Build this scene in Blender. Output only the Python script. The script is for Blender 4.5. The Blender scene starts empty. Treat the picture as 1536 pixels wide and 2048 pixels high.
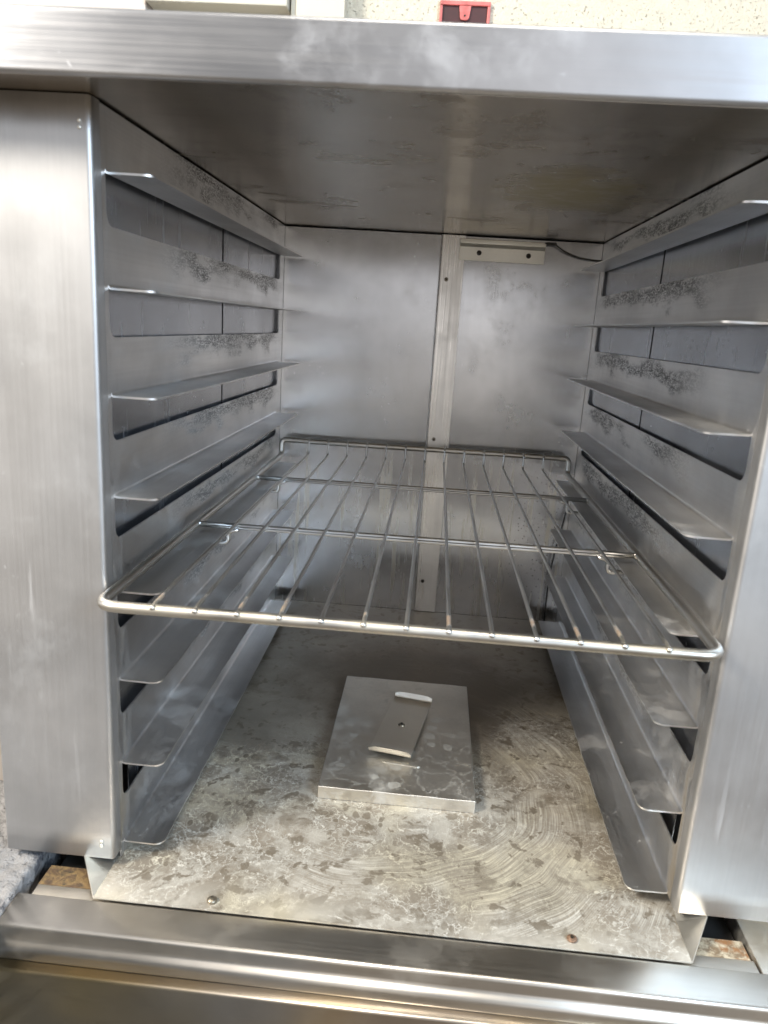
import bpy, bmesh, math, random
from math import pi, sin, cos, radians, sqrt
from mathutils import Vector, Matrix
from mathutils.geometry import tessellate_polygon
random.seed(7)
S = bpy.context.scene

# ---------------------------------------------------------------- camera
cam = bpy.data.cameras.new('camera'); co = bpy.data.objects.new('camera', cam)
S.collection.objects.link(co); S.camera = co
R_ = Vector((0.995478, 0.072321, 0.061582)); U_ = Vector((-0.077397, 0.241729, 0.967252)); B_ = Vector((0.055067, -0.967645, 0.246233))
m = Matrix((R_, U_, B_)).transposed().to_4x4(); m.translation = Vector((0.23545, -0.51291, 0.45500))
co.matrix_world = m
cam.sensor_fit = 'VERTICAL'; cam.sensor_height = 36; cam.lens = 26.093
cam.clip_start = 0.01; cam.clip_end = 100
cam.dof.use_dof = True; cam.dof.focus_distance = 0.80; cam.dof.aperture_fstop = 9.0

# ---------------------------------------------------------------- world: a dim room seen in the metal
w = bpy.data.worlds.new('World'); S.world = w; w.use_nodes = True
nt = w.node_tree; nt.nodes.clear()
def N(nt, t, **k):
    n = nt.nodes.new(t)
    for a, b in k.items(): setattr(n, a, b)
    return n
out = N(nt, 'ShaderNodeOutputWorld'); bg = N(nt, 'ShaderNodeBackground')
tc = N(nt, 'ShaderNodeTexCoord'); sep = N(nt, 'ShaderNodeSeparateXYZ'); nt.links.new(tc.outputs['Generated'], sep.inputs[0])
rp = N(nt, 'ShaderNodeValToRGB'); e = rp.color_ramp.elements
mr = N(nt, 'ShaderNodeMapRange'); mr.inputs[1].default_value = -1; mr.inputs[2].default_value = 1
nt.links.new(sep.outputs[2], mr.inputs[0]); nt.links.new(mr.outputs[0], rp.inputs[0])
e[0].position = 0.0; e[0].color = (.17, .14, .11, 1)
e[1].position = 1.0; e[1].color = (.45, .45, .45, 1)
for p_, c_ in ((.34, (.34, .29, .24, 1)), (.46, (.74, .69, .63, 1)), (.58, (.88, .89, .94, 1)), (.75, (.50, .51, .54, 1))):
    q_ = e.new(p_); q_.color = c_
nz = N(nt, 'ShaderNodeTexNoise'); nz.inputs['Scale'].default_value = 2.2; nz.inputs['Detail'].default_value = 1.5
nt.links.new(tc.outputs['Generated'], nz.inputs[0])
m2 = N(nt, 'ShaderNodeMapRange'); m2.inputs[1].default_value = .41; m2.inputs[2].default_value = .60; m2.inputs[3].default_value = .30; m2.inputs[4].default_value = 1.55
nt.links.new(nz.outputs[0], m2.inputs[0]); nt.links.new(m2.outputs[0], bg.inputs[1]); nt.links.new(rp.outputs[0], bg.inputs[0]); nt.links.new(bg.outputs[0], out.inputs[0])

# ---------------------------------------------------------------- lamps of the kitchen behind the camera
def area(name, loc, target, sx, sy, power, col, spread=180):
    l = bpy.data.lights.new(name, 'AREA'); l.shape = 'RECTANGLE'; l.size = sx; l.size_y = sy; l.energy = power; l.color = col; l.spread = radians(spread)
    o = bpy.data.objects.new(name, l); S.collection.objects.link(o); o.location = loc
    o.rotation_euler = (Vector(target) - Vector(loc)).to_track_quat('-Z', 'Y').to_euler()
    return o
area('ceiling_light', (.34, -.62, 2.30), (.25, -.05, .1), 1.1, .30, 16, (1, .93, .80))
area('window_light', (2.25, -2.05, 1.70), (.05, .3, .30), 1.3, 1.3, 95, (.58, .78, 1.0))
area('ceiling_light', (-1.70, -1.20, 2.10), (.35, .15, .1), .65, .65, 118, (1, .94, .84))

S.view_settings.view_transform = 'Standard'; S.view_settings.look = 'None'
S.view_settings.exposure = 0.35; S.view_settings.gamma = 1; S.view_settings.use_curve_mapping = False
S.cycles.max_bounces = 14; S.cycles.glossy_bounces = 10; S.cycles.diffuse_bounces = 5; S.cycles.use_denoising = True
S.cycles.sample_clamp_indirect = 6; S.cycles.blur_glossy = 0.3

# ---------------------------------------------------------------- materials
class Mat:
    def __init__(s, name):
        s.m = bpy.data.materials.new(name); s.m.use_nodes = True; s.nt = s.m.node_tree; s.nt.nodes.clear()
        s.o = N(s.nt, 'ShaderNodeOutputMaterial'); s.p = N(s.nt, 'ShaderNodeBsdfPrincipled'); s.nt.links.new(s.p.outputs[0], s.o.inputs[0])
        s.tc = N(s.nt, 'ShaderNodeTexCoord').outputs['Object']
    def L(s, v, inp):
        if isinstance(v, bpy.types.NodeSocket): s.nt.links.new(v, inp)
        elif v is not None:
            if inp.type == 'RGBA' and not hasattr(v, '__len__'): v = (v, v, v, 1)
            if inp.type == 'RGBA' and len(v) == 3: v = (*v, 1)
            inp.default_value = v
    def math(s, op, a, b=None, c=None, clamp=False):
        n = N(s.nt, 'ShaderNodeMath', operation=op, use_clamp=clamp); s.L(a, n.inputs[0]); s.L(b, n.inputs[1]); s.L(c, n.inputs[2]); return n.outputs[0]
    def rng(s, v, a, b, c=0., d=1., smooth=True):
        n = N(s.nt, 'ShaderNodeMapRange'); n.interpolation_type = 'SMOOTHSTEP' if smooth else 'LINEAR'
        for i, x in enumerate((v, a, b, c, d)): s.L(x, n.inputs[i])
        return n.outputs[0]
    def mapv(s, scale=(1, 1, 1), loc=(0, 0, 0), rot=(0, 0, 0), src=None):
        n = N(s.nt, 'ShaderNodeMapping'); n.inputs['Scale'].default_value = scale; n.inputs['Location'].default_value = loc; n.inputs['Rotation'].default_value = rot
        s.nt.links.new(src or s.tc, n.inputs[0]); return n.outputs[0]
    def noise(s, vec, scale=1, detail=4, rough=.55, dist=0.):
        n = N(s.nt, 'ShaderNodeTexNoise'); s.L(vec, n.inputs['Vector']); n.inputs['Scale'].default_value = scale
        n.inputs['Detail'].default_value = detail; n.inputs['Roughness'].default_value = rough; n.inputs['Distortion'].default_value = dist
        return n.outputs[0]
    def noisec(s, vec, scale=1, detail=3):
        n = N(s.nt, 'ShaderNodeTexNoise'); s.L(vec, n.inputs['Vector']); n.inputs['Scale'].default_value = scale; n.inputs['Detail'].default_value = detail
        return n.outputs[1]
    def voro(s, vec, scale=1, feature='F1', rand=1):
        n = N(s.nt, 'ShaderNodeTexVoronoi', feature=feature); s.L(vec, n.inputs['Vector']); n.inputs['Scale'].default_value = scale; n.inputs['Randomness'].default_value = rand
        return n.outputs[0]
    def vmath(s, op, a, b):
        n = N(s.nt, 'ShaderNodeVectorMath', operation=op); s.L(a, n.inputs[0]); s.L(b, n.inputs[1]); return n.outputs[0]
    def warp(s, vec, scale, amt):
        c = s.noisec(vec, scale, 3); c = s.vmath('SUBTRACT', c, (.5, .5, .5)); c = s.vmath('MULTIPLY', c, (amt, amt, amt)); return s.vmath('ADD', vec, c)
    def xyz(s, vec=None):
        n = N(s.nt, 'ShaderNodeSeparateXYZ'); s.nt.links.new(vec or s.tc, n.inputs[0]); return n.outputs
    def comb(s, x, y, z=0.):
        n = N(s.nt, 'ShaderNodeCombineXYZ'); s.L(x, n.inputs[0]); s.L(y, n.inputs[1]); s.L(z, n.inputs[2]); return n.outputs[0]
    def mix(s, f, a, b):
        n = N(s.nt, 'ShaderNodeMix', data_type='RGBA'); s.L(f, n.inputs[0]); s.L(a, n.inputs[6]); s.L(b, n.inputs[7]); return n.outputs[2]
    def mixf(s, f, a, b):
        n = N(s.nt, 'ShaderNodeMix', data_type='FLOAT'); s.L(f, n.inputs[0]); s.L(a, n.inputs[2]); s.L(b, n.inputs[3]); return n.outputs[0]
    def mul(s, a, b): return s.math('MULTIPLY', a, b)
    def mx(s, a, b): return s.math('MAXIMUM', a, b)
    def bump(s, h, strength, dist, nrm=None):
        n = N(s.nt, 'ShaderNodeBump'); s.L(h, n.inputs['Height']); n.inputs['Strength'].default_value = strength; n.inputs['Distance'].default_value = dist
        if nrm: s.nt.links.new(nrm, n.inputs['Normal'])
        return n.outputs[0]
    def set(s, base=None, metal=None, rough=None, normal=None):
        if base is not None: s.L(base, s.p.inputs['Base Color'])
        if metal is not None: s.L(metal, s.p.inputs['Metallic'])
        if rough is not None: s.L(rough, s.p.inputs['Roughness'])
        if normal is not None: s.L(normal, s.p.inputs['Normal'])
        return s.m

def axis_scale(axis, along, across):
    return tuple(along if a == axis else across for a in 'xyz')

def steel(name, axis='x', base=(.60, .59, .57), r0=.27, r1=.42, brush=.10, cloud=.16, film=.0, film_col=(.55, .54, .51),
          drip=None, specks=.0, tint=None, extra=None, dents=.0, grain=.22, streak=1., aniso=None):
    """brushed sheet: grain along one axis, cloudy wear, whitish water film, specks"""
    M = Mat(name)
    g1 = M.noise(M.mapv(axis_scale(axis, 4, 420)), 1, 3, .6)
    g2 = M.noise(M.mapv(axis_scale(axis, 14, 1500)), 1, 2, .6)
    wv = M.warp(M.tc, 6, .06)
    cl = M.noise(wv, 7, 5, .6)
    cl2 = M.noise(M.mapv(axis_scale(axis, 5, 22)), 1, 4, .6, .6)
    col = M.mix(M.rng(cl, .3, .7), tuple(c * (1 - cloud) for c in base), tuple(min(1, c * (1 + cloud * .6)) for c in base))
    base = tuple(base)
    col = M.mix(M.rng(g1, .3, .7, 0, grain), col, tuple(c * .72 for c in base))
    if tint: col = M.mix(M.rng(M.noise(wv, 3.1, 3), .48, .70, 0, tint[1]), col, tint[0])
    rm = (r0 + r1) / 2; rough = M.mixf(M.rng(cl2, .3, .7), rm + (r0 - rm) * streak, rm + (r1 - rm) * streak)
    rough = M.math('ADD', rough, M.rng(g1, .3, .7, -.3 * grain, .3 * grain))
    metal = 1.0
    mask = None
    if film:
        f = M.rng(M.noise(M.warp(M.tc, 14, .04), 11, 6, .68), .50, .74, 0, film); mask = f
    if drip:
        d = M.rng(M.noise(M.warp(M.mapv(axis_scale(drip[0], 7, 95)), .8, .5), 1, 4, .6), .60, .76, 0, drip[1])
        d = M.mul(d, M.rng(M.noise(M.tc, 9, 3), .40, .62)); mask = d if mask is None else M.mx(mask, d)
    if specks:
        v = M.voro(M.warp(M.tc, 60, .016), 150); sp = M.rng(v, .10, .24, 1, 0)
        sp = M.mul(sp, M.rng(M.noise(M.mapv(loc=(4, 2, 9)), 21, 4), .54, .70, 0, specks * .7)); mask = sp if mask is None else M.mx(mask, sp)
    if mask is not None:
        col = M.mix(mask, col, film_col); rough = M.mixf(mask, rough, .62); metal = M.math('SUBTRACT', 1.0, M.mul(mask, .75))
    if extra: col, metal, rough = extra(M, col, metal, rough)
    h = M.math('ADD', M.mul(g1, .6), M.mul(g2, .4))
    nrm = M.bump(h, brush, .0006)
    big = M.noise(M.tc, 5, 2); nrm = M.bump(big, .25 + dents, .004, nrm)
    if aniso:
        M.p.inputs['Anisotropic'].default_value = aniso[1]
        M.L(M.comb(*aniso[0]), M.p.inputs['Tangent'])
    return M.set(col, metal, rough, nrm)

# black rub marks of the pans between the runners, and the brown bleed by the front edge
def panel_extra(side):
    def f(M, col, metal, rough):
        x, y, z = M.xyz()
        ph = M.math('FRACT', M.math('DIVIDE', M.math('SUBTRACT', z, .0154), .076))       # 0 at runner, slot from .55 to 1
        band = M.mul(M.rng(ph, .20, .30), M.rng(ph, .50, .58, 1, 0))
        seg = M.mul(M.rng(y, .10, .24), M.rng(y, .56, .60, 1, .2))
        n1 = M.mul(M.math('ADD', M.noise(M.warp(M.mapv((1, 55, 330)), .5, .9), 1, 6, .85), M.noise(M.mapv((1, 210, 620), rot=(.35, 0, 0)), 1, 3, .7)), .5)
        n2 = M.noise(M.mapv((1, 4.5, 31), loc=(side * 3, side * 5.3, 1.7)), 1, 3)
        wob = M.rng(M.noise(M.mapv((1, 14, 30), loc=(2, side, 4)), 1, 4), .3, .7, -.12, .12); ph = M.math('ADD', ph, wob)
        band = M.mul(M.rng(ph, .16, .32), M.rng(ph, .44, .58, 1, 0))
        k = M.mul(M.mul(band, seg), M.mul(M.rng(n1, .42, .56), M.rng(n2, .34, .50)))
        k = M.mul(k, .95)
        col = M.mix(k, col, (.10, .097, .094)); rough = M.mixf(k, rough, .5); metal = M.math('SUBTRACT', metal, M.mul(k, .6), clamp=True)
        # brown bleed along the front fold, stronger low down
        b = M.mul(M.rng(y, .012, .05, 1, 0), M.rng(M.noise(M.mapv((1, 60, 14)), 1, 5, .6), .42, .62))
        b = M.mul(b, M.rng(z, .12, .38, .75, .12))
        col = M.mix(b, col, (.23, .17, .085)); metal = M.math('SUBTRACT', metal, M.mul(b, .5), clamp=True); rough = M.mixf(b, rough, .6)
        return col, metal, rough
    return f

def scale_floor():
    """floor sheet: stainless under wiped mineral scale"""
    M = Mat('scaled_floor_steel')
    x, y, z = M.xyz()
    base = (.35, .305, .245)
    g1 = M.noise(M.mapv((4, 300, 1)), 1, 3, .6)
    wv = M.warp(M.tc, 9, .05); wv2 = M.warp(wv, 38, .018)
    cl = M.noise(wv, 9, 6, .65)
    col = M.mix(M.rng(cl, .32, .68), tuple(c * .78 for c in base), tuple(c * 1.12 for c in base))
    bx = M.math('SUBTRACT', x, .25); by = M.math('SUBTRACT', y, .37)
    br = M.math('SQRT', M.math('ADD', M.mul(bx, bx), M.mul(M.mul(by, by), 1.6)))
    brown_patch = M.mul(M.rng(M.math('ADD', br, M.mul(M.math('SUBTRACT', cl, .5), .16)), .08, .21, 1, 0), .8)
    col = M.mix(brown_patch, col, (.11, .08, .05))  # darker brown behind and around the cover
    amt = M.rng(y, .30, .06, 0, 1)
    amt = M.mx(amt, M.mul(M.rng(x, .30, .38), M.rng(y, .42, .20, 0, .9)))
    amt = M.math('ADD', amt, M.mul(M.math('SUBTRACT', M.noise(M.mapv(loc=(3, 1, 0)), 8, 3), .52), 1.1), clamp=True)
    # wet edges of dried puddles, three sizes
    c1 = M.noise(wv2, 42, 4, .6); ring = M.rng(M.math('ABSOLUTE', M.math('SUBTRACT', c1, .50)), .0, .020, 1, 0)
    c2 = M.noise(M.warp(M.mapv(loc=(5, 5, 0)), 70, .012), 110, 3, .6); ring2 = M.rng(M.math('ABSOLUTE', M.math('SUBTRACT', c2, .52)), .0, .035, 1, 0)
    c3 = M.voro(M.warp(M.tc, 120, .006), 150, 'DISTANCE_TO_EDGE'); ring3 = M.rng(c3, .0, .10, 1, 0)
    patch = M.rng(M.noise(M.warp(wv2, 90, .006), 26, 6, .72), .42, .60)
    # sweeps of a cloth round the cover: fine arcs
    dx = M.math('SUBTRACT', x, .215); dy = M.math('SUBTRACT', y, .165)
    r = M.math('SQRT', M.math('ADD', M.mul(dx, dx), M.mul(dy, dy))); th = M.math('ARCTAN2', dy, dx)
    rw = M.math('ADD', r, M.mul(M.math('SUBTRACT', M.noise(M.tc, 6, 2), .5), .055))
    sv = M.comb(M.mul(rw, 900), M.mul(th, 3.0)); sv2 = M.comb(M.mul(rw, 380), M.mul(th, 1.4))
    sw = M.math('ADD', M.mul(M.rng(M.noise(sv, 1, 3, .6), .42, .60), .6), M.mul(M.rng(M.noise(sv2, 1, 4, .7), .46, .60), .5), clamp=True)
    zone = M.mul(M.mul(M.rng(r, .10, .14), M.rng(x, .09, .17)), M.rng(M.noise(M.mapv(loc=(1.3, 7.2, 0)), 10, 4), .44, .56))
    film = M.mul(patch, .42)
    film = M.mx(film, M.mul(ring, .80)); film = M.mx(film, M.mul(ring2, .55)); film = M.mx(film, M.mul(M.mul(ring3, patch), .6))
    film = M.mixf(M.mul(zone, .65), film, M.mul(sw, .85))
    blot = M.mx(M.rng(M.noise(M.warp(wv, 60, .010), 58, 4, .6), .57, .64), M.mul(M.rng(M.noise(M.warp(wv, 30, .02), 17, 6, .7), .54, .64), .7))
    dv = M.voro(M.warp(M.mapv((1, .7, 1)), 60, .014), 75); drop = M.mul(M.rng(dv, .20, .28, 1, 0), M.rng(M.noise(M.mapv(loc=(7, 3, 0)), 13, 4), .50, .58))
    drop = M.mul(drop, M.rng(x, .34, .20, .3, 1)); blot = M.mx(blot, M.mul(drop, .9))
    halo = M.mul(M.mul(M.rng(M.math('ABSOLUTE', M.math('SUBTRACT', dv, .30)), 0, .05, 1, 0), M.rng(M.noise(M.mapv(loc=(7, 3, 0)), 13, 4), .50, .58)), .35)
    film = M.mul(film, M.math('SUBTRACT', 1.0, M.mul(blot, .85))); film = M.mx(film, halo)
    film = M.mul(film, M.rng(amt, .0, .55, .10, 1))
    film = M.mx(film, M.mul(M.rng(y, .010, -.028, 0, .45), M.rng(cl, .42, .60)))
    col = M.mix(M.mul(blot, .7), col, (.19, .155, .11))
    fc = M.mix(M.rng(M.noise(M.mapv(loc=(9, 2, 0)), 8, 3), .45, .62), (.62, .605, .55), (.62, .57, .43))
    col = M.mix(film, col, fc); metal = M.math('SUBTRACT', .62, M.mul(M.mx(film, M.mul(amt, .35)), .58))
    rough = M.mixf(film, M.rng(cl, .3, .7, .30, .46), .60)
    nrm = M.bump(g1, .10, .0006); nrm = M.bump(film, .20, .0005, nrm)
    nrm = M.bump(M.noise(M.tc, 5, 2), .3, .004, nrm)
    return M.set(M.mix(M.mul(brown_patch, .5), col, (.15, .115, .075)), metal, rough, nrm)

def ceiling_extra(M, col, metal, rough):
    x, y, z = M.xyz()
    sx = M.math('SUBTRACT', x, .355); sy = M.math('SUBTRACT', y, .27)
    r = M.math('SQRT', M.math('ADD', M.mul(sx, sx), M.mul(M.mul(sy, sy), .45)))
    r = M.math('ADD', r, M.mul(M.math('SUBTRACT', M.noise(M.warp(M.tc, 20, .03), 16, 5, .65), .5), .13))
    k = M.mul(M.rng(r, .02, .10, .65, 0), M.rng(M.noise(M.warp(M.mapv((1, 1.6, 1)), 30, .03), 34, 5, .7), .36, .56, .45, 1))
    col = M.mix(k, col, (.40, .34, .13)); rough = M.mixf(k, rough, .5); metal = M.math('SUBTRACT', metal, M.mul(k, .5))
    n = M.mul(M.rng(M.noise(M.warp(M.tc, 12, .08), 9, 6, .7), .52, .64), .35)
    col = M.mix(n, col, (.26, .21, .16)); rough = M.mixf(n, rough, .42)
    return col, metal, rough

def cover_extra(M, col, metal, rough):
    v = M.voro(M.warp(M.tc, 70, .012), 42)
    sel = M.rng(M.noise(M.mapv(loc=(6, 1, 0)), 24, 3), .50, .58)
    ring = M.mul(M.rng(M.math('ABSOLUTE', M.math('SUBTRACT', v, .22)), .0, .05, 1, 0), sel); spot = M.mul(M.rng(v, .18, .24, .6, 0), sel)
    c = M.noise(M.warp(M.warp(M.tc, 20, .03), 70, .01), 36, 4); cont = M.mul(M.rng(M.math('ABSOLUTE', M.math('SUBTRACT', c, .5)), 0, .03, 1, 0), .4)
    k = M.mul(M.mx(M.mx(ring, spot), cont), .7)
    col = M.mix(k, col, (.60, .57, .50)); metal = M.math('SUBTRACT', metal, M.mul(k, .5), clamp=True); rough = M.mixf(k, rough, .6)
    return col, metal, rough

def back_extra(M, col, metal, rough):
    x, y, z = M.xyz()
    d = M.mul(M.rng(M.noise(M.mapv((110, 1, 8)), 1, 4, .6), .5, .7), M.rng(z, .34, .18, 0, .45))
    col = M.mix(d, col, (.62, .56, .42)); rough = M.mixf(d, rough, .5)
    pit = M.mul(M.rng(M.voro(M.tc, 150), .10, .18, 1, 0), M.mul(M.rng(x, .34, .40), M.rng(z, .30, .22, 0, .7)))
    col = M.mix(pit, col, (.12, .09, .06)); metal = M.math('SUBTRACT', metal, M.mul(pit, .6))
    return col, metal, rough

MT = {}
MT['left_panel'] = steel('left_side_panel_steel', 'y', base=(.76, .76, .76), r0=.30, r1=.40, film=.24, film_col=(.70, .69, .66), specks=.5, grain=.12, extra=panel_extra(0), aniso=((0., 0., 1.), .5))
MT['right_panel'] = steel('right_side_panel_steel', 'y', base=(.77, .76, .75), r0=.32, r1=.42, film=.32, film_col=(.70, .69, .66), specks=.7, grain=.12, extra=panel_extra(1), aniso=((0., 0., 1.), .5))
MT['runner'] = steel('runner_steel', 'y', base=(.77, .76, .75), r0=.32, r1=.42, film=.42, film_col=(.72, .70, .66), specks=.6, grain=.12)
MT['shell'] = steel('outer_wall_steel', 'z', aniso=((0., 1., 0.), .7), base=(.50, .515, .55), r0=.20, r1=.28, film=.1, film_col=(.52, .51, .50), drip=('z', .6), specks=.4, grain=.05, streak=.5, brush=.02)  # bluish base carries the blue light that falls in the slots
MT['back'] = steel('back_wall_steel', 'z', base=(.58, .585, .60), r0=.19, r1=.26, aniso=((1., 0., 0.), .8), film=.22, film_col=(.62, .60, .56), specks=.3, extra=back_extra, grain=.03, brush=.008, streak=.4)
MT['ceiling'] = steel('underside_steel', 'x', aniso=((0., 1., 0.), .5), base=(.54, .48, .40), r0=.18, r1=.25, film=.15, film_col=(.45, .41, .32), extra=ceiling_extra, brush=.0, grain=.05, streak=.5)
MT['top'] = steel('counter_steel', 'x', aniso=((0., 0., 1.), .6), base=(.52, .52, .53), r0=.30, r1=.42, film=.36, film_col=(.66, .66, .68), specks=.4, brush=.06, grain=.12, streak=.6)
MT['column'] = steel('column_steel', 'z', base=(.55, .54, .53), r0=.48, r1=.56, film=.22, drip=('z', .3), film_col=(.68, .67, .65), specks=.3, grain=.07, brush=.02, streak=.5)
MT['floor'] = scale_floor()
MT['cover'] = steel('cover_steel', 'x', base=(.76, .72, .65), r0=.34, r1=.46, film=.6, film_col=(.50, .48, .43), specks=.6, grain=.05, brush=.02, extra=cover_extra)
MT['handle'] = steel('grip_steel', 'y', base=(.78, .75, .68), r0=.28, r1=.38, film=.2, film_col=(.62, .60, .54), brush=.0, grain=.03, streak=.3, cloud=.08)
MT['strip'] = steel('strip_steel', 'z', base=(.74, .72, .69), r0=.24, r1=.36, film=.2)
MT['plate'] = steel('bracket_steel', 'x', base=(.86, .83, .75), r0=.36, r1=.46, film=.45, film_col=(.78, .74, .64), brush=.02, grain=.05)
MT['sill'] = steel('sill_steel', 'x', base=(.58, .54, .48), r0=.30, r1=.38, film=.15, specks=.2, brush=.03, grain=.07, streak=.4)
MT['front'] = steel('drawer_steel', 'x', base=(.56, .50, .43), r0=.26, r1=.38, tint=((.62, .44, .16), .75), film=.15, brush=.02, grain=.05, streak=.3)

def simple(name, col, rough=.6, metal=0., nscale=20, var=.3, bmp=0., bd=.001, detail=5):
    M = Mat(name); n = M.noise(M.tc, nscale, detail, .6)
    c = M.mix(M.rng(n, .3, .7), tuple(a * (1 - var) for a in col), tuple(min(1, a * (1 + var)) for a in col))
    return M.set(c, metal, rough, M.bump(n, bmp, bd) if bmp else None)

def wire_mat(nm='chromed_wire', rusty=True):
    M = Mat(nm); n = M.noise(M.tc, 11, 2)
    x, y, z = M.xyz()
    c = M.mix(M.rng(n, .35, .65), (.48, .47, .45), (.60, .59, .57)) if rusty else M.mix(M.rng(n, .35, .65), (.46, .44, .40), (.56, .54, .50))
    rust = M.mul(M.mul(M.rng(y, .000, -.012), M.rng(y, -.030, -.026)), M.rng(M.noise(M.tc, 45, 4), .46, .56, 0, .8 if rusty else 0))
    c = M.mix(rust, c, (.22, .13, .07))
    tan = M.mul(M.rng(y, -.005, -.03), M.rng(M.noise(M.mapv(loc=(2, 2, 2)), 18, 4), .42, .60, 0, .4)); c = M.mix(tan, c, (.60, .52, .38))
    rough = M.math('ADD', M.rng(n, .3, .7, .28, .40), M.mul(M.mx(rust, tan), .3))
    return M.set(c, M.math('SUBTRACT', 1.0, M.mul(rust, .7)), rough)
MT['wire'] = wire_mat(); MT['frame_rod'] = wire_mat('chromed_rod', False)
MT['wire_dark'] = simple('worn_wire', (.42, .40, .37), .24, 1., 80, .25, .1, .0004)
MT['dark'] = simple('dark_void_shade', (.012, .011, .010), .8)  # near-black colour put in as the shade of unlit gaps and hollows
MT['black'] = simple('black_cable_sheath', (.022, .019, .015), .45)
MT['screw'] = simple('screw_steel', (.30, .26, .20), .38, .9, 300, .4, .3, .0004)
MT['screw_hole'] = simple('dark_screw_recess', (.03, .022, .014), .6, .2, 200, .4)
MT['rust_screw'] = simple('rusty_screw', (.20, .12, .075), .7, .2, 400, .5, .5, .0004)

def rusty(name, a, b, c):
    M = Mat(name); n = M.noise(M.warp(M.tc, 90, .012), 130, 6, .75); n2 = M.noise(M.tc, 60, 5, .7)
    col = M.mix(M.rng(n, .40, .60), a, b); col = M.mix(M.rng(n2, .48, .62), col, c)
    return M.set(col, .1, .7, M.bump(n, .6, .002))
MT['rust_left'] = rusty('rusty_rail_paint', (.09, .055, .03), (.20, .13, .055), (.04, .03, .02))
MT['rust_right'] = rusty('flaking_rail_paint', (.48, .42, .31), (.18, .13, .08), (.24, .12, .05))

def block_wall(name, col, scale=60, bmp=1., dark=.0):
    M = Mat(name)
    n = M.noise(M.warp(M.tc, 40, .02), scale, 6, .7)
    v = M.noise(M.mapv(loc=(1, 3, 5)), scale * 3.2, 3, .6)
    pit = M.rng(v, .62, .70, 0, 1)
    c = M.mix(M.mul(pit, .55), tuple(col), tuple(a * .55 for a in col))
    c = M.mix(M.rng(n, .35, .65, 0, .12), c, tuple(a * .8 for a in col))
    if dark: c = M.mix(M.rng(M.noise(M.tc, 36, 5, .7), .52, .62, 0, dark), c, (.07, .07, .08))
    h = M.math('SUBTRACT', n, M.mul(pit, .8))
    return M.set(c, 0., .62, M.bump(h, bmp, .006))
MT['wall'] = block_wall('painted_block_wall', (.48, .435, .345), 75, .8)
MT['side_wall'] = block_wall('chipped_side_wall', (.26, .25, .245), 60, 1., .9)
MT['cream'] = simple('cream_box_enamel', (.42, .39, .32), .45, 0, 5, .03)
MT['beige'] = simple('beige_enamel', (.42, .37, .33), .5, 0, 5, .05)
MT['red'] = simple('red_box_plastic', (.42, .10, .09), .5, 0, 60, .3, .3, .001)
MT['maroon'] = simple('shaded_box_inside', (.030, .003, .004), .5, 0, 60, .3)  # shade of a deep box put into the colour; the slab is shallow
MT['hinge'] = simple('dark_line_paint', (.16, .12, .07), .6)

# ---------------------------------------------------------------- mesh helpers
def link(name, me, mat, parent=None):
    o = bpy.data.objects.new(name, me); S.collection.objects.link(o)
    for mm in (mat if isinstance(mat, (list, tuple)) else [mat]): me.materials.append(mm)
    if parent: o.parent = parent
    return o
def finish(name, bm, mat, parent=None, smooth=False, bevel=0, solid=0, off=-1, seg=2, fixn=True):
    if fixn: bmesh.ops.recalc_face_normals(bm, faces=bm.faces)
    me = bpy.data.meshes.new(name); bm.to_mesh(me); bm.free()
    if smooth:
        for p in me.polygons: p.use_smooth = True
    o = link(name, me, mat, parent)
    if solid:
        s = o.modifiers.new('solid', 'SOLIDIFY'); s.thickness = solid; s.offset = off
    if bevel:
        b = o.modifiers.new('bevel', 'BEVEL'); b.width = bevel; b.segments = seg; b.limit_method = 'ANGLE'; b.angle_limit = radians(40)
        for p in me.polygons: p.use_smooth = True
        try:
            wn = o.modifiers.new('wn', 'WEIGHTED_NORMAL'); wn.keep_sharp = True
        except Exception: pass
    return o
def box(bm, a, b):
    vs = [bm.verts.new((x, y, z)) for x in (a[0], b[0]) for y in (a[1], b[1]) for z in (a[2], b[2])]
    for f in ((0, 1, 3, 2), (4, 6, 7, 5), (0, 4, 5, 1), (2, 3, 7, 6), (0, 2, 6, 4), (1, 5, 7, 3)): bm.faces.new([vs[i] for i in f])
def obox(name, a, b, mat, parent=None, bevel=0, **k):
    bm = bmesh.new(); box(bm, a, b); return finish(name, bm, mat, parent, bevel=bevel, **k)
def tube(bm, pts, r, n=10, closed=False, caps=True):
    pts = [Vector(p) for p in pts]; N_ = len(pts); rings = []
    t0 = (pts[1] - pts[0]).normalized(); up = Vector((0, 0, 1)) if abs(t0.z) < .9 else Vector((0, 1, 0))
    u = t0.cross(up).normalized(); prev = t0
    for i, p in enumerate(pts):
        if closed: t = (pts[(i + 1) % N_] - pts[i - 1]).normalized()
        elif i == 0: t = t0
        elif i == N_ - 1: t = (pts[i] - pts[i - 1]).normalized()
        else: t = ((pts[i + 1] - pts[i]).normalized() + (pts[i] - pts[i - 1]).normalized()).normalized()
        u = (prev.rotation_difference(t) @ u); u = (u - t * u.dot(t)).normalized(); prev = t; v = t.cross(u)
        rings.append([bm.verts.new(p + (u * cos(2 * pi * k / n) + v * sin(2 * pi * k / n)) * r) for k in range(n)])
    for i in range(N_ if closed else N_ - 1):
        a, b = rings[i], rings[(i + 1) % N_]
        for k in range(n): bm.faces.new((a[k], a[(k + 1) % n], b[(k + 1) % n], b[k]))
    if caps and not closed: bm.faces.new(rings[0][::-1]); bm.faces.new(rings[-1])
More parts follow.
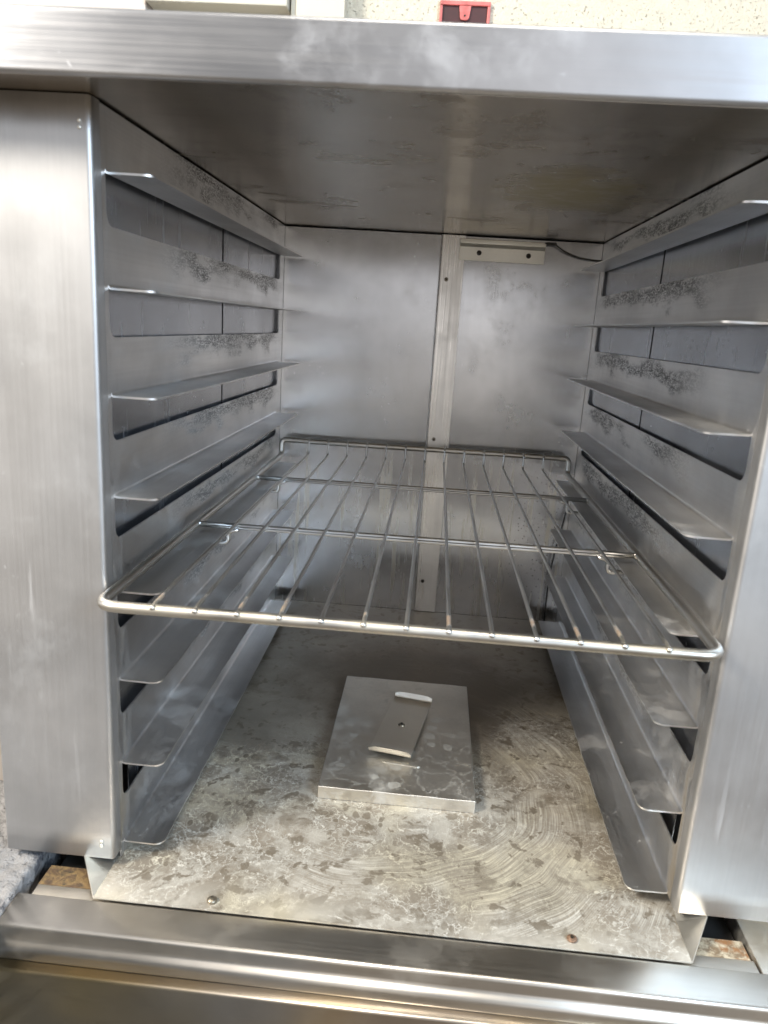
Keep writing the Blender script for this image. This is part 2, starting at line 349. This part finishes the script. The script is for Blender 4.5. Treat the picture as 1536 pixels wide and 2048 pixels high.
def rounded(pts, rad, n=6, closed=False):
    """polyline with corners rounded; rad number or list"""
    P = [Vector(p) for p in pts]; out = []; L = len(P)
    for i, p in enumerate(P):
        if not closed and i in (0, L - 1): out.append(p); continue
        r = rad[i] if isinstance(rad, (list, tuple)) else rad
        a = P[i - 1] - p; b = P[(i + 1) % L] - p; r = min(r, a.length * .49, b.length * .49) if r else 0
        if r <= 0: out.append(p); continue
        s, e_ = p + a.normalized() * r, p + b.normalized() * r
        for k in range(n + 1):
            t = k / n; out.append(s * (1 - t) ** 2 + p * 2 * t * (1 - t) + e_ * t * t)
    return out
def sphere(bm, c, r, sc=(1, 1, 1), u=10, v=6):
    bmesh.ops.create_uvsphere(bm, u_segments=u, v_segments=v, radius=r, matrix=Matrix.Translation(c) @ Matrix.Diagonal((*sc, 1)))
def prism(bm, prof, ax, a, b):
    """profile points extruded from a to b along an axis; prof in the two other axes in order"""
    def P(p, t): return {'x': (t, p[0], p[1]), 'y': (p[0], t, p[1]), 'z': (p[0], p[1], t)}[ax]
    A = [bm.verts.new(P(p, a)) for p in prof]; B = [bm.verts.new(P(p, b)) for p in prof]; n = len(prof)
    for i in range(n): bm.faces.new((A[i], A[(i + 1) % n], B[(i + 1) % n], B[i]))
    bm.faces.new(A); bm.faces.new(B[::-1])
def empty(name, loc, label, cat, group=None):
    o = bpy.data.objects.new(name, None); S.collection.objects.link(o); o.empty_display_size = .05
    tag(o, label, cat, group); return o
def tag(o, label=None, cat=None, group=None, kind=None):
    for k, v in (('label', label), ('category', cat), ('group', group), ('kind', kind)):
        if v: o[k] = v
    return o
def at_root(root, loc):
    """move a thing's empty to its base, keeping its parts where they are"""
    root.location = loc
    for c in root.children: c.matrix_parent_inverse = Matrix.Translation(-Vector(loc))
    return root

# ---------------------------------------------------------------- dimensions (metres)
W, D, ZC = .4586, .636, .5866
T = .0335; STEP = .076; A0, A1 = .020, .604; SLOT = .0345
def zt(side, k, y):           # height of runner k (1 = top) at depth y
    z = .0154 + STEP * (8 - k); f = (y - A0) / (A1 - A0)
    return z + (-.0041 * (1 - f) - .0060 * f if side == 'L' else -.0027 * f)
def xw(side, y): return (-.0021 if side == 'L' else .0029) * (y - A0) / (A1 - A0) + (0 if side == 'L' else W)

# ================================================================= the cabinet
cab = empty('bakery_cabinet', (0, 0, 0), 'open stainless steel tray cabinet with rows of bent runners on both inner sides', 'cabinet')

# counter slab, front face slightly rounded
bm = bmesh.new(); box(bm, (-.34, -.0361, ZC), (.86, .69, .6232))
o = finish('counter_top', bm, MT['top'], cab, bevel=.003, seg=3); o['label'] = 'thick scuffed stainless counter slab across the top'
o = obox('underside_panel', (-.30, -.0330, ZC - .0002), (.82, .6335, ZC + .0010), MT['ceiling'], cab)
o['label'] = 'smoky stained underside above the opening'

# columns either side of the opening: folded fronts
def column(x0, x1, inner, ztop, zbot, mat, lab):
    r = .004
    if inner > 0:    # inner edge at x1
        pts = [(x0, .09), (x0, 0), (x1, 0), (x1, .0135)]
    else: pts = [(x1, .09), (x1, 0), (x0, 0), (x0, .0135)]
    pl = rounded([(p[0], p[1], 0) for p in pts], [0, .002, r, 0], 6)
    bm = bmesh.new(); nz_ = 24; rows = []
    for j in range(nz_ + 1):
        z = zbot + (ztop - zbot) * j / nz_
        rows.append([bm.verts.new((p.x + random.uniform(-.00012, .00012), p.y + random.uniform(-.00015, .00015) * (p.y < .001), z)) for p in pl])
    for j in range(nz_):
        for i in range(len(pl) - 1): bm.faces.new((rows[j][i], rows[j][i + 1], rows[j + 1][i + 1], rows[j + 1][i]))
    o = finish('column', bm, mat, cab, smooth=True, solid=.0014, off=-1 if inner > 0 else 1, fixn=False)
    for p in o.data.polygons:
        p.use_smooth = True
    o['label'] = lab; return o
cl_ = column(-.0925, 0, 1, ZC - .0009, .0083, MT['column'], 'streaked steel post left of the opening')
cr_ = column(W, W + .17, -1, ZC - .0009, .0141, MT['column'], 'bluish steel post right of the opening')
for par, x, z0 in ((cl_, -.0105, .0), (cr_, W + .0105, .0)):
    for zz in (.0205, .0245) if par is cl_ else (.562, .566):
        bm = bmesh.new(); sphere(bm, (x if par is cl_ else x, -.0004, zz), .0016, (1, .5, 1)); finish('rivet', bm, MT['plate'], par, smooth=True)
bm = bmesh.new()
for zz in (.566, .570): sphere(bm, (-.0075, -.0004, zz), .0013, (1, .5, 1))
finish('rivet', bm, MT['plate'], cl_, smooth=True)

# perforated side panels
def side_panel(side, mat, lab):
    y0, y1 = .0135, .6340; zb, ztp = .0006, ZC - .0018
    def V(y, z): return Vector((xw(side, y), y, z))
    loops = []
    a, b = A0, A1 + .006
    # outer loop with the lowest slot as a notch open to the floor
    outer = [V(y0, ztp), V(y1, ztp), V(y1, zb), V(b, zb), V(b, zt(side, 8, b)), V(a, zt(side, 8, a)), V(a, .0150 if side == 'L' else .0146), V(y0, .0150 if side == 'L' else .0146)]
    if side == 'L': outer = [V(y0, ztp), V(y1, ztp), V(y1, zb), V(b, zb), V(b, .004), V(.19, .004), V(.17, zb), V(y0, zb)]
    loops.append(outer)
    for k in range(1, 8):
        za, zb_ = zt(side, k, a), zt(side, k, b)
        pl = rounded([V(a, za), V(b, zb_), V(b, zb_ - SLOT), V(a, za - SLOT)], [0, 0, .011, .011], 7, closed=True)
        loops.append(pl)
    bm = bmesh.new(); edges = []
    for lp in loops:
        vs = [bm.verts.new(p) for p in lp]
        for i in range(len(vs)): edges.append(bm.edges.new((vs[i], vs[(i + 1) % len(vs)])))
    bmesh.ops.triangle_fill(bm, use_beauty=True, use_dissolve=False, edges=edges, normal=(1, 0, 0))
    for f in bm.faces:
        f.normal_update()
        if (f.normal.x > 0) != (side == 'L'): f.normal_flip()
    o = finish('side_panel', bm, mat, cab, solid=.0013, off=-1, fixn=False); o['label'] = lab
    return o
pL = side_panel('L', MT['left_panel'], 'left slotted panel with rub marks')
pR = side_panel('R', MT['right_panel'], 'right slotted panel with rub marks')

def runner(side, k, par):
    sg = 1 if side == 'L' else -1
    r = .0022; rc = .0085; ny = 60
    ys = [A0 + rc * (1 - cos(pi / 2 * i / 7)) for i in range(7)]
    ys += [A0 + rc + (A1 - A0 - rc) * i / ny for i in range(ny + 1)]
    bm = bmesh.new(); rows = []
    ph = random.random() * 9
    for y in ys:
        d = y - A0
        xm = T if d >= rc else T - rc + sqrt(max(0, rc * rc - (rc - d) ** 2))
        xm += .00018 * sin(y * 90 + ph) + .0001 * sin(y * 311 + ph) + random.uniform(-.00008, .00008)
        z = zt(side, k, y); x0 = xw(side, y)
        sag = .0006 * sin(pi * (y - A0) / (A1 - A0) + ph * .1)
        prof = [(r * (1 - cos(t)), r * (1 - sin(t))) for t in (0, pi / 6, pi / 3, pi / 2)] + [(r + (xm - r) * f, -sag * f) for f in (.33, .66, .96, 1.)]
        rows.append([bm.verts.new((x0 + sg * px, y, z + pz)) for px, pz in prof])
    for j in range(len(rows) - 1):
        for i in range(len(rows[0]) - 1):
            f = bm.faces.new((rows[j][i], rows[j][i + 1], rows[j + 1][i + 1], rows[j + 1][i]))
            f.normal_update()
            if f.normal.z < 0: f.normal_flip()
    o = finish('tray_runner', bm, MT['runner'], par, smooth=True, solid=.0015, off=-1, fixn=False)
    o.modifiers.new('es', 'EDGE_SPLIT').split_angle = radians(50)
    return o
for k in range(1, 9):
    runner('L', k, pL); runner('R', k, pR)

# outer wall sheets seen through the slots: two sheets a side with a dark joint between
GX = .0075
def shell(side):
    x = -GX if side == 'L' else W + GX; sg = -1 if side == 'L' else 1
    for i, (ya, yb) in enumerate(((.004, .3290), (.3345, D - .001))):
        bm = bmesh.new()
        if i == 0: pts = [(.004, ZC - .003), (yb, ZC - .003), (yb, .001), (.050, .001), (.050, .088), (.004, .088)]
        else: pts = [(ya, ZC - .003), (yb, ZC - .003), (yb, .001), (ya, .001)]
        A = [bm.verts.new((x, p[0], p[1])) for p in pts]; B = [bm.verts.new((x + sg * .001, p[0], p[1])) for p in pts]
        n = len(pts)
        for j in range(n): bm.faces.new((A[j], A[(j + 1) % n], B[(j + 1) % n], B[j]))
        bm.faces.new(A); bm.faces.new(B[::-1])
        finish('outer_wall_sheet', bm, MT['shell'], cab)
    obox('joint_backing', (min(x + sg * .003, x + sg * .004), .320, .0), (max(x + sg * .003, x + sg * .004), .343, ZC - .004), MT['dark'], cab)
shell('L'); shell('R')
# dark boxes added behind everything to stop light leaks and blacken the gaps
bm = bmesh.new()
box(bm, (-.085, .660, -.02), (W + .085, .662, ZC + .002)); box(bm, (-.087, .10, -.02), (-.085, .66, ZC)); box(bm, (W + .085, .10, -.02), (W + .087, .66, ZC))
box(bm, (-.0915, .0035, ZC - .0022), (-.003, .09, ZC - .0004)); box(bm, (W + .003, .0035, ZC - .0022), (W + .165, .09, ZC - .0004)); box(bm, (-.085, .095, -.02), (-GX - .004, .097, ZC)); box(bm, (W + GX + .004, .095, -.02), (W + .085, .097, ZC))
finish('light_stop_casing', bm, MT['dark'], cab)

# back wall, seam strip, bracket
bw = obox('back_wall', (-GX - .002, D, .0), (W + GX + .002, D + .0015, ZC - .0024), MT['back'], cab)
bm = bmesh.new()
prism(bm, [(.2285, D - .0052), (.2296, D - .0056), (.2306, D - .0030), (.2640, D - .0022), (.2640, D - .0004), (.2285, D - .0004)], 'z', .0006, ZC - .0015)
st = finish('seam_strip', bm, MT['strip'], cab, bevel=.0004, seg=1)
def screw(par, c, nrm, r=.0034, mat='screw', dome=.45, hole=True, nm='screw'):
    n = Vector(nrm); q = n.to_track_quat('Z', 'Y').to_matrix().to_4x4()
    bm = bmesh.new()
    bmesh.ops.create_uvsphere(bm, u_segments=16, v_segments=8, radius=r, matrix=Matrix.Translation(c) @ q @ Matrix.Diagonal((1, 1, dome, 1)))
    o = finish(nm, bm, MT[mat], par, smooth=True)
    if hole:
        bm = bmesh.new(); bmesh.ops.create_cone(bm, cap_ends=True, segments=6, radius1=r * .42, radius2=r * .42, depth=.0006, matrix=Matrix.Translation(Vector(c) + n * (r * dome)) @ q)
        finish('socket', bm, MT['screw_hole'], o)
    return o
for zz in (.5228, .2855, .0527): screw(st, (.2400, D - .0028, zz), (0, -1, 0), .0030, 'screw' if zz > .1 else 'screw_hole')
bm = bmesh.new()
prism(bm, [(D - .0012, .5512), (D - .0035, .5508), (D - .0035, .5695), (D - .0085, .5745), (D - .0085, .5808), (D - .0065, .5808), (D - .0012, .5720)], 'x', .2558, .3792)
pl = finish('mounting_bracket', bm, MT['plate'], cab, bevel=.0005, seg=1)
for xx, zz in ((.2846, .5622), (.3560, .5618)): screw(pl, (xx, D - .0040, zz), (0, -1, 0), .0036, 'screw_hole', .4, True)

# cables fastened on the back wall
bm = bmesh.new()
P3 = rounded([(.377, .628, .5800), (.391, .626, .5795), (.404, .628, .5710), (.428, .630, .5625), (.456, .631, .5605), (.470, .632, .562)], .02, 8)
tube(bm, P3, .0011, 8); box(bm, (.3795, .6255, .5775), (.3935, .6305, .5815))
tag(finish('cable', bm, MT['black'], None, smooth=False), 'thin black cable drooping from the bracket under the top right of the back wall', 'cable', 'thin black cables')
bm = bmesh.new()
P3 = rounded([(.4555, .628, .212), (.4530, .6245, .180), (.4440, .6235, .125), (.4395, .6235, .080), (.4405, .6265, .030), (.4415, .629, .0015)], .03, 8)
tube(bm, P3, .0014, 8)
tag(finish('cable', bm, MT['black'], None, smooth=True), 'black cable hanging down the back right corner behind the runners to the floor', 'cable', 'thin black cables')

# floor sheet with flared front corners
bm = bmesh.new(); nx, ny = 40, 50; gr = []
for j in range(ny + 1):
    y = -.0333 + (D - .001 + .0333) * j / ny; row = []
    for i in range(nx + 1):
        xa = -.0030 if y < .03 else max(-.0215, -.0030 - (y - .03) * .4)
        xb = .4638 if y < .005 else min(.4800, .4638 + (y - .005) * .8)
        row.append(bm.verts.new((xa + (xb - xa) * i / nx, y, 0)))
    gr.append(row)
for j in range(ny):
    for i in range(nx): bm.faces.new((gr[j][i], gr[j][i + 1], gr[j + 1][i + 1], gr[j + 1][i]))
for f in bm.faces:
    f.normal_update()
    if f.normal.z < 0: f.normal_flip()
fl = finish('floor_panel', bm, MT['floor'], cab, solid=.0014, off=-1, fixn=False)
fl['label'] = 'inner floor sheet streaked with dried white scale'
def flare(pts, name='corner_gusset'):
    bm = bmesh.new(); vs = [bm.verts.new(p) for p in pts]; bm.faces.new(vs)
    return finish(name, bm, MT['plate'], cab, solid=.0012, off=0)
flare([(-.0032, -.0333, -.0008), (-.0262, .0005, .0090), (-.0285, .030, .030), (-.0035, .060, .0005), (-.0032, .030, .0003)])
flare([(.4641, -.0333, -.0008), (.4640, .006, .0003), (.4700, .050, .012), (.4885, .040, .030), (.4845, .0005, .0125)])

# floor screws
screw(cab, (.0902, -.0245, .0012), (0, 0, 1), .0042, 'screw', .55, False)
screw(cab, (.3749, -.0240, .0010), (0, 0, 1), .0042, 'rust_screw', .4, True)

# ================================================================= access cover with grip
cov = empty('access_cover', (0, 0, 0), 'rectangular raised steel cover plate lying in the middle of the cabinet floor', 'cover')
x0, x1, y0, y1, zz = .1519, .3058, .1197, .3575, .0132
bm = bmesh.new(); nx, ny = 16, 22; gr = []
for j in range(ny + 1):
    gr.append([bm.verts.new((x0 + (x1 - x0) * i / nx, y0 + (y1 - y0) * j / ny, zz + .0006 * sin(pi * i / nx) * sin(pi * j / ny) + .0002 * sin(i * 1.3 + j))) for i in range(nx + 1)])
for j in range(ny):
    for i in range(nx): bm.faces.new((gr[j][i], gr[j][i + 1], gr[j + 1][i + 1], gr[j + 1][i]))
ring = [gr[0][i] for i in range(nx + 1)] + [gr[j][nx] for j in range(1, ny + 1)] + [gr[ny][i] for i in range(nx - 1, -1, -1)] + [gr[j][0] for j in range(ny - 1, 0, -1)]
low = [bm.verts.new((v.co.x, v.co.y, .0004)) for v in ring]
for i in range(len(ring)): bm.faces.new((ring[i], low[i], low[(i + 1) % len(ring)], ring[(i + 1) % len(ring)]))
finish('lid', bm, MT['cover'], cov, bevel=.0009, seg=2)
# grip: flat strip with both ends turned up
c = Vector((.2283, .2385, .0190)); d = Vector((.2392 - .2179, .3004 - .1765, 0)).normalized(); s_ = Vector((d.y, -d.x, 0))
hw = .0226; L = .0610; up = .0080
prof = []   # (along, up)
for t in (0, .5, 1): prof.append((-L - .0020 * (1 - t) - .0006, up * (1 - t) + .002 * t))
prof += [(-L, .0006), (-L + .002, 0)] + [(-L + .002 + (2 * L - .004) * i / 8, 0) for i in range(1, 9)] + [(L, .0008), (L + .0012, .003), (L + .003, up * .8)]
bm = bmesh.new(); rows = []
for a, z in prof:
    row = []
    for i in range(9):
        f = -1 + 2 * i / 8; h = z
        if z > up * .7: h = z - (.0024 if abs(f) == 1 else .0006 if abs(f) > .7 else 0)
        row.append(bm.verts.new(c + d * a + s_ * (f * hw) + Vector((0, 0, h))))
    rows.append(row)
for j in range(len(rows) - 1):
    for i in range(8):
        f = bm.faces.new((rows[j][i], rows[j][i + 1], rows[j + 1][i + 1], rows[j + 1][i]))
bmesh.ops.recalc_face_normals(bm, faces=bm.faces)
h = finish('grip', bm, MT['handle'], cov, smooth=True, solid=.0012, off=0, fixn=False); h.modifiers.new('es', 'EDGE_SPLIT').split_angle = radians(55)
bm = bmesh.new(); bmesh.ops.create_cone(bm, cap_ends=True, segments=20, radius1=.006, radius2=.006, depth=.0056, matrix=Matrix.Translation((c.x, c.y, .0162))); finish('spacer', bm, MT['screw'], cov)
screw(h, (c.x - .0006, c.y - .001, c.z + .0006), (0, 0, 1), .0040, 'screw', .5, True)
# thin plate under the grip, turned a little against it
bm = bmesh.new(); ctr = Vector((.2365, .226, 0)); d2 = Vector((.10, 1, 0)).normalized(); s2 = Vector((d2.y, -d2.x, 0))
pp = rounded([ctr + d2 * a + s2 * b for a, b in ((-.058, -.021), (-.058, .021), (.05, .021), (.05, -.021))], .006, 5, closed=True)
prism(bm, [(p.x, p.y) for p in pp], 'z', .0136, .01415); finish('backing_plate', bm, MT['cover'], cov)
at_root(cov, (.2288, .2386, .0))

# ================================================================= wire rack
rack = empty('wire_rack', (0, 0, 0), 'chromed wire oven rack with raised back stop resting on the middle runners', 'rack')
ZR = .2489; RX0, RX1 = .0076, .4452; RY0, RYB = -.0318, .6120; RH = .0235; RR = .0043
def zr(x): return ZR + (x - .2277) * .0045
cor = .016
pts = [(RX0, RYB - .008, zr(RX0)), (RX0, RY0, zr(RX0)), (RX1, RY0, zr(RX1)), (RX1, RYB - .008, zr(RX1))]
path = [(RX0 + .014, RYB, zr(RX0) + RH), (RX0, RYB - .001, zr(RX0) + RH), (RX0, RYB - .006, zr(RX0)), (RX0, RY0, zr(RX0)), (RX1, RY0, zr(RX1)), (RX1, RYB - .006, zr(RX1)), (RX1, RYB - .001, zr(RX1) + RH), (RX1 - .014, RYB, zr(RX1) + RH)]
loop = rounded(path, [0, .012, .008, .016, .016, .008, .012, 0], 8)
# subdivide long straight runs a little so the rods are not dead straight
def wob(pts, amp, step=.04):
    o = []
    for a, b in zip(pts, pts[1:]):
        n = max(1, int((b - a).length / step)); 
        for i in range(n): o.append(a.lerp(b, i / n))
    o.append(pts[-1])
    ph = random.random() * 6
    return [p + Vector((amp * sin(p.y * 17 + ph), 0, amp * sin((p.x + p.y) * 13 + ph))) for p in o]
bm = bmesh.new(); lp = wob(loop + [], .0003)
tube(bm, lp, RR, 16, closed=False, caps=False)
tube(bm, [lp[-1], (RX1 - .10, RYB, zr(RX1) + RH), (RX0 + .10, RYB, zr(RX0) + RH), lp[0]], RR * .93, 16, caps=False)
finish('frame', bm, MT['frame_rod'], rack, smooth=True)
for i in range(13):
    x = .0498 + .0298 * i; xf = x + random.uniform(-.0006, .0006)
    z = zr(x)
    pts = [Vector((xf, RY0 - .0030, z + .0026)), Vector((xf, RY0 + .004, z + .0040)), Vector((xf, .05, z + .0046)), Vector((x, .20, z + .0048)), Vector((x, .43, z + .0048)), Vector((x, RYB - .0065, z + .0040)), Vector((x, RYB - .0040, z + RH + .0005)), Vector((x, RYB - .0005, z + RH + .0035))]
    bm = bmesh.new(); tube(bm, rounded(pts, [0, .003, .01, .01, .01, .005, .002, 0], 5), .00155, 8)
    o = finish('wire', bm, MT['wire_dark'] if False else MT['wire'], rack, smooth=True)
    for p_, r_ in (((xf, RY0 - .0026, z + .0028), .0024), ((x, RYB - .001, z + RH + .0036), .0021)):
        bm = bmesh.new(); sphere(bm, p_, r_, (1, 1.1, .9)); finish('weld', bm, MT['wire'], o, smooth=True)
for y, xa, xb in ((.1925, RX0 + .003, RX1 - .002), (.4300, RX0 + .006, RX1 - .003)):
    bm = bmesh.new(); tube(bm, wob([Vector((xa, y, zr(xa) + .0010)), Vector((xb, y + .002, zr(xb) + .0010))], .0002), .0029, 12)
    tube(bm, wob([Vector((xa + .012, y - .0044, zr(xa) + .0002)), Vector((xb - .012, y - .0024, zr(xb) + .0002))], .0002), .0016, 8)
    sphere(bm, (xa, y, zr(xa) + .001), .0034); sphere(bm, (xb, y + .002, zr(xb) + .001), .0034)
    cb = finish('cross_bar', bm, MT['wire'], rack, smooth=True)
    for sg, x in ((-1, .0425), (1, .4150)):
        bm = bmesh.new(); z = zr(x)
        for dy in (-.0032, .0012):
            p = [Vector((x + sg * -.010, y + dy - .004, z - .0008)), Vector((x + sg * .001, y + dy - .004, z - .0030)), Vector((x - sg * .0005, y + dy - .006, z - .0150)), Vector((x + sg * .0210, y + dy - .006, z - .0140))]
            tube(bm, rounded(p, .006, 6), .0018, 8)
        sphere(bm, (x - sg * .006, y - .001, z - .0012), .0030, (1.5, 1, .7))
        finish('hook', bm, MT['wire'], cb, smooth=True)
at_root(rack, (.2277, .29, ZR - .005))

# ================================================================= equipment stand with drawer under the cabinet
base = empty('drawer_base', (0, 0, 0), 'dark stainless drawer base with ribbed front lip under the tray cabinet', 'drawer base')
XA, XB = -.0635, .80
prof = rounded([(0, -.0345, -.0185), (0, -.0345, -.0020), (0, -.0655, -.0028), (0, -.0672, -.0135), (0, -.0720, -.0175), (0, -.0728, -.0265), (0, -.0704, -.0285), (0, -.0704, -.0345)], [0, .0008, .0030, .002, .0030, .0016, .0005, 0], 6)
bm = bmesh.new()
P2 = [(p.y, p.z) for p in prof] + [(-.0345, -.0345)]
prism(bm, P2, 'x', XA, XB)
o = finish('sill', bm, MT['sill'], base, smooth=False); o['label'] = 'dark glossy sill with a stepped lip'
for p in o.data.polygons: p.use_smooth = len(p.vertices) == 4
bm = bmesh.new()
pr2 = rounded([(0, -.0705, -.40), (0, -.0705, -.0292), (0, -.0792, -.0304), (0, -.0815, -.40)], [0, .0005, .0025, 0], 6)
prism(bm, [(p.y, p.z) for p in pr2], 'x', XA - .02, XB)
o = finish('drawer_front', bm, MT['front'], base); o['label'] = 'wide brownish steel drawer front'
for p in o.data.polygons: p.use_smooth = len(p.vertices) == 4
obox('rear_rim', (-.0560, -.0343, -.0220), (.5165, -.0190, -.0062), MT['sill'], base, bevel=.0006)
o = obox('rail', (-.0570, -.0188, -.0260), (-.0120, .0040, -.0072), MT['rust_left'], base, bevel=.0006); o['label'] = 'brown rusty rail end at the left corner'
o = obox('rail', (.4700, -.0188, -.0260), (.5150, .0010, -.0072), MT['rust_right'], base, bevel=.0006); o['label'] = 'cream flaking rusty rail end at the right corner'
obox('side_sheet', (.5185, -.0343, -.40), (.80, .10, -.0058), MT['cover'], base, bevel=.0008)
obox('inner_box', (-.0560, .0050, -.40), (.5160, .62, -.0180), MT['dark'], base)
at_root(base, (.23, -.05, -.40))

# ================================================================= walls and fittings behind and beside
WY = .78
def disp(bm, amp, sc):
    from mathutils import noise as mn
    for v in bm.verts:
        v.co += v.normal * (mn.fractal(v.co * sc, 1, 2, 4) * amp)
o = obox('back_room_wall', (-.7, WY, -.45), (1.3, WY + .1, 1.5), MT['wall']); tag(o, kind='structure'); o.name = 'wall'
bm = bmesh.new()
bmesh.ops.create_grid(bm, x_segments=150, y_segments=150, size=.5, matrix=Matrix.Identity(4))
for v in bm.verts:
    u_, v_ = v.co.x + .5, v.co.y + .5      # unfold into an L: side face then top
    if u_ < .5: v.co = Vector((-.0668, -.30 + .40 * v_, -.42 + u_ * 2 * .4175))
    else: v.co = Vector((-.0668 - (u_ - .5) * 2 * .22, -.30 + .40 * v_, -.0025))
bm.normal_update()
if sum(f.normal.z for f in bm.faces if f.calc_center_median().x < -.08) < 0:
    for f in bm.faces: f.normal_flip()
bm.normal_update(); disp(bm, .0034, 75)
for v in bm.verts: v.co.x += min(0, -(v.co.y + .06) * .05)
o = finish('wall', bm, MT['side_wall'], None, smooth=True, fixn=False); tag(o, kind='structure')
o.modifiers.new('s', 'SOLIDIFY').thickness = -.002

# fittings on the wall above the counter (only their lower edges are in view)
def wp(u, v):  # pixel of the photograph measured on the wall plane at build time -> metres
    return u, v
pb = empty('breaker_panel', (0, 0, 0), 'cream electrical panel with a shut door on the wall behind the counter', 'panel')
obox('case', (-.247, WY - .045, .905), (-.029, WY - .001, 1.25), MT['cream'], pb, bevel=.002)
obox('door', (-.236, WY - .0495, .9175), (-.0815, WY - .0455, 1.22), MT['cream'], pb, bevel=.001)
obox('latch_line', (-.2360, WY - .0462, .9158), (-.0800, WY - .0452, .9172), MT['hinge'], pb)
at_root(pb, (-.14, WY, .905))
t2 = empty('wiring_trunk', (0, 0, 0), 'plain cream sheet trunking between the electrical panel and the bare wall', 'trunking')
obox('duct_case', (-.0265, WY - .030, .86), (.0560, WY - .001, 1.25), MT['cream'], t2, bevel=.002); obox('duct_cover', (-.018, WY - .0325, .86), (.0560, WY - .0302, 1.25), MT['cream'], t2, bevel=.0008)
at_root(t2, (.015, WY, .86))
o = obox('beige_board', (-.66, WY - .035, .62), (-.2495, WY - .001, 1.25), MT['beige'], None, bevel=.002); o.name = 'wall_board'
tag(o, 'beige board on the wall at the far left above the counter', 'board')
rb = empty('outlet_box', (0, 0, 0), 'red electrical outlet box without cover in the white block wall', 'outlet box')
bm = bmesh.new(); xa, xb, za, zb = .1985, .2755, .875, .936
box(bm, (xa, WY - .006, zb - .006), (xb, WY - .0005, zb)); box(bm, (xa, WY - .006, za), (xa + .0045, WY - .0005, zb - .0062)); box(bm, (xb - .0045, WY - .006, za), (xb, WY - .0005, zb - .0062)); box(bm, (xa + .005, WY - .006, za), (xb - .005, WY - .0005, za + .005))
finish('rim', bm, MT['red'], rb, bevel=.0012)
obox('cavity', (xa + .0046, WY - .0025, za + .0052), (xb - .0046, WY - .0006, zb - .0063), MT['maroon'], rb)
cx = (xa + xb) / 2
bm = bmesh.new(); ear = rounded([(cx - .009, 0, zb - .0064), (cx - .0065, 0, .9100), (cx + .0065, 0, .9100), (cx + .009, 0, zb - .0064)], [0, .005, .005, 0], 5)
prism(bm, [(p.x, p.z) for p in ear], 'y', WY - .0058, WY - .0030); ea = finish('mounting_ear', bm, MT['red'], rb, bevel=.0005)
bm = bmesh.new(); sphere(bm, (cx, WY - .0058, .9160), .0015); finish('screw_hole', bm, MT['screw_hole'], ea)
at_root(rb, (cx, WY, za))

at_root(cab, (.229, .3, 0))
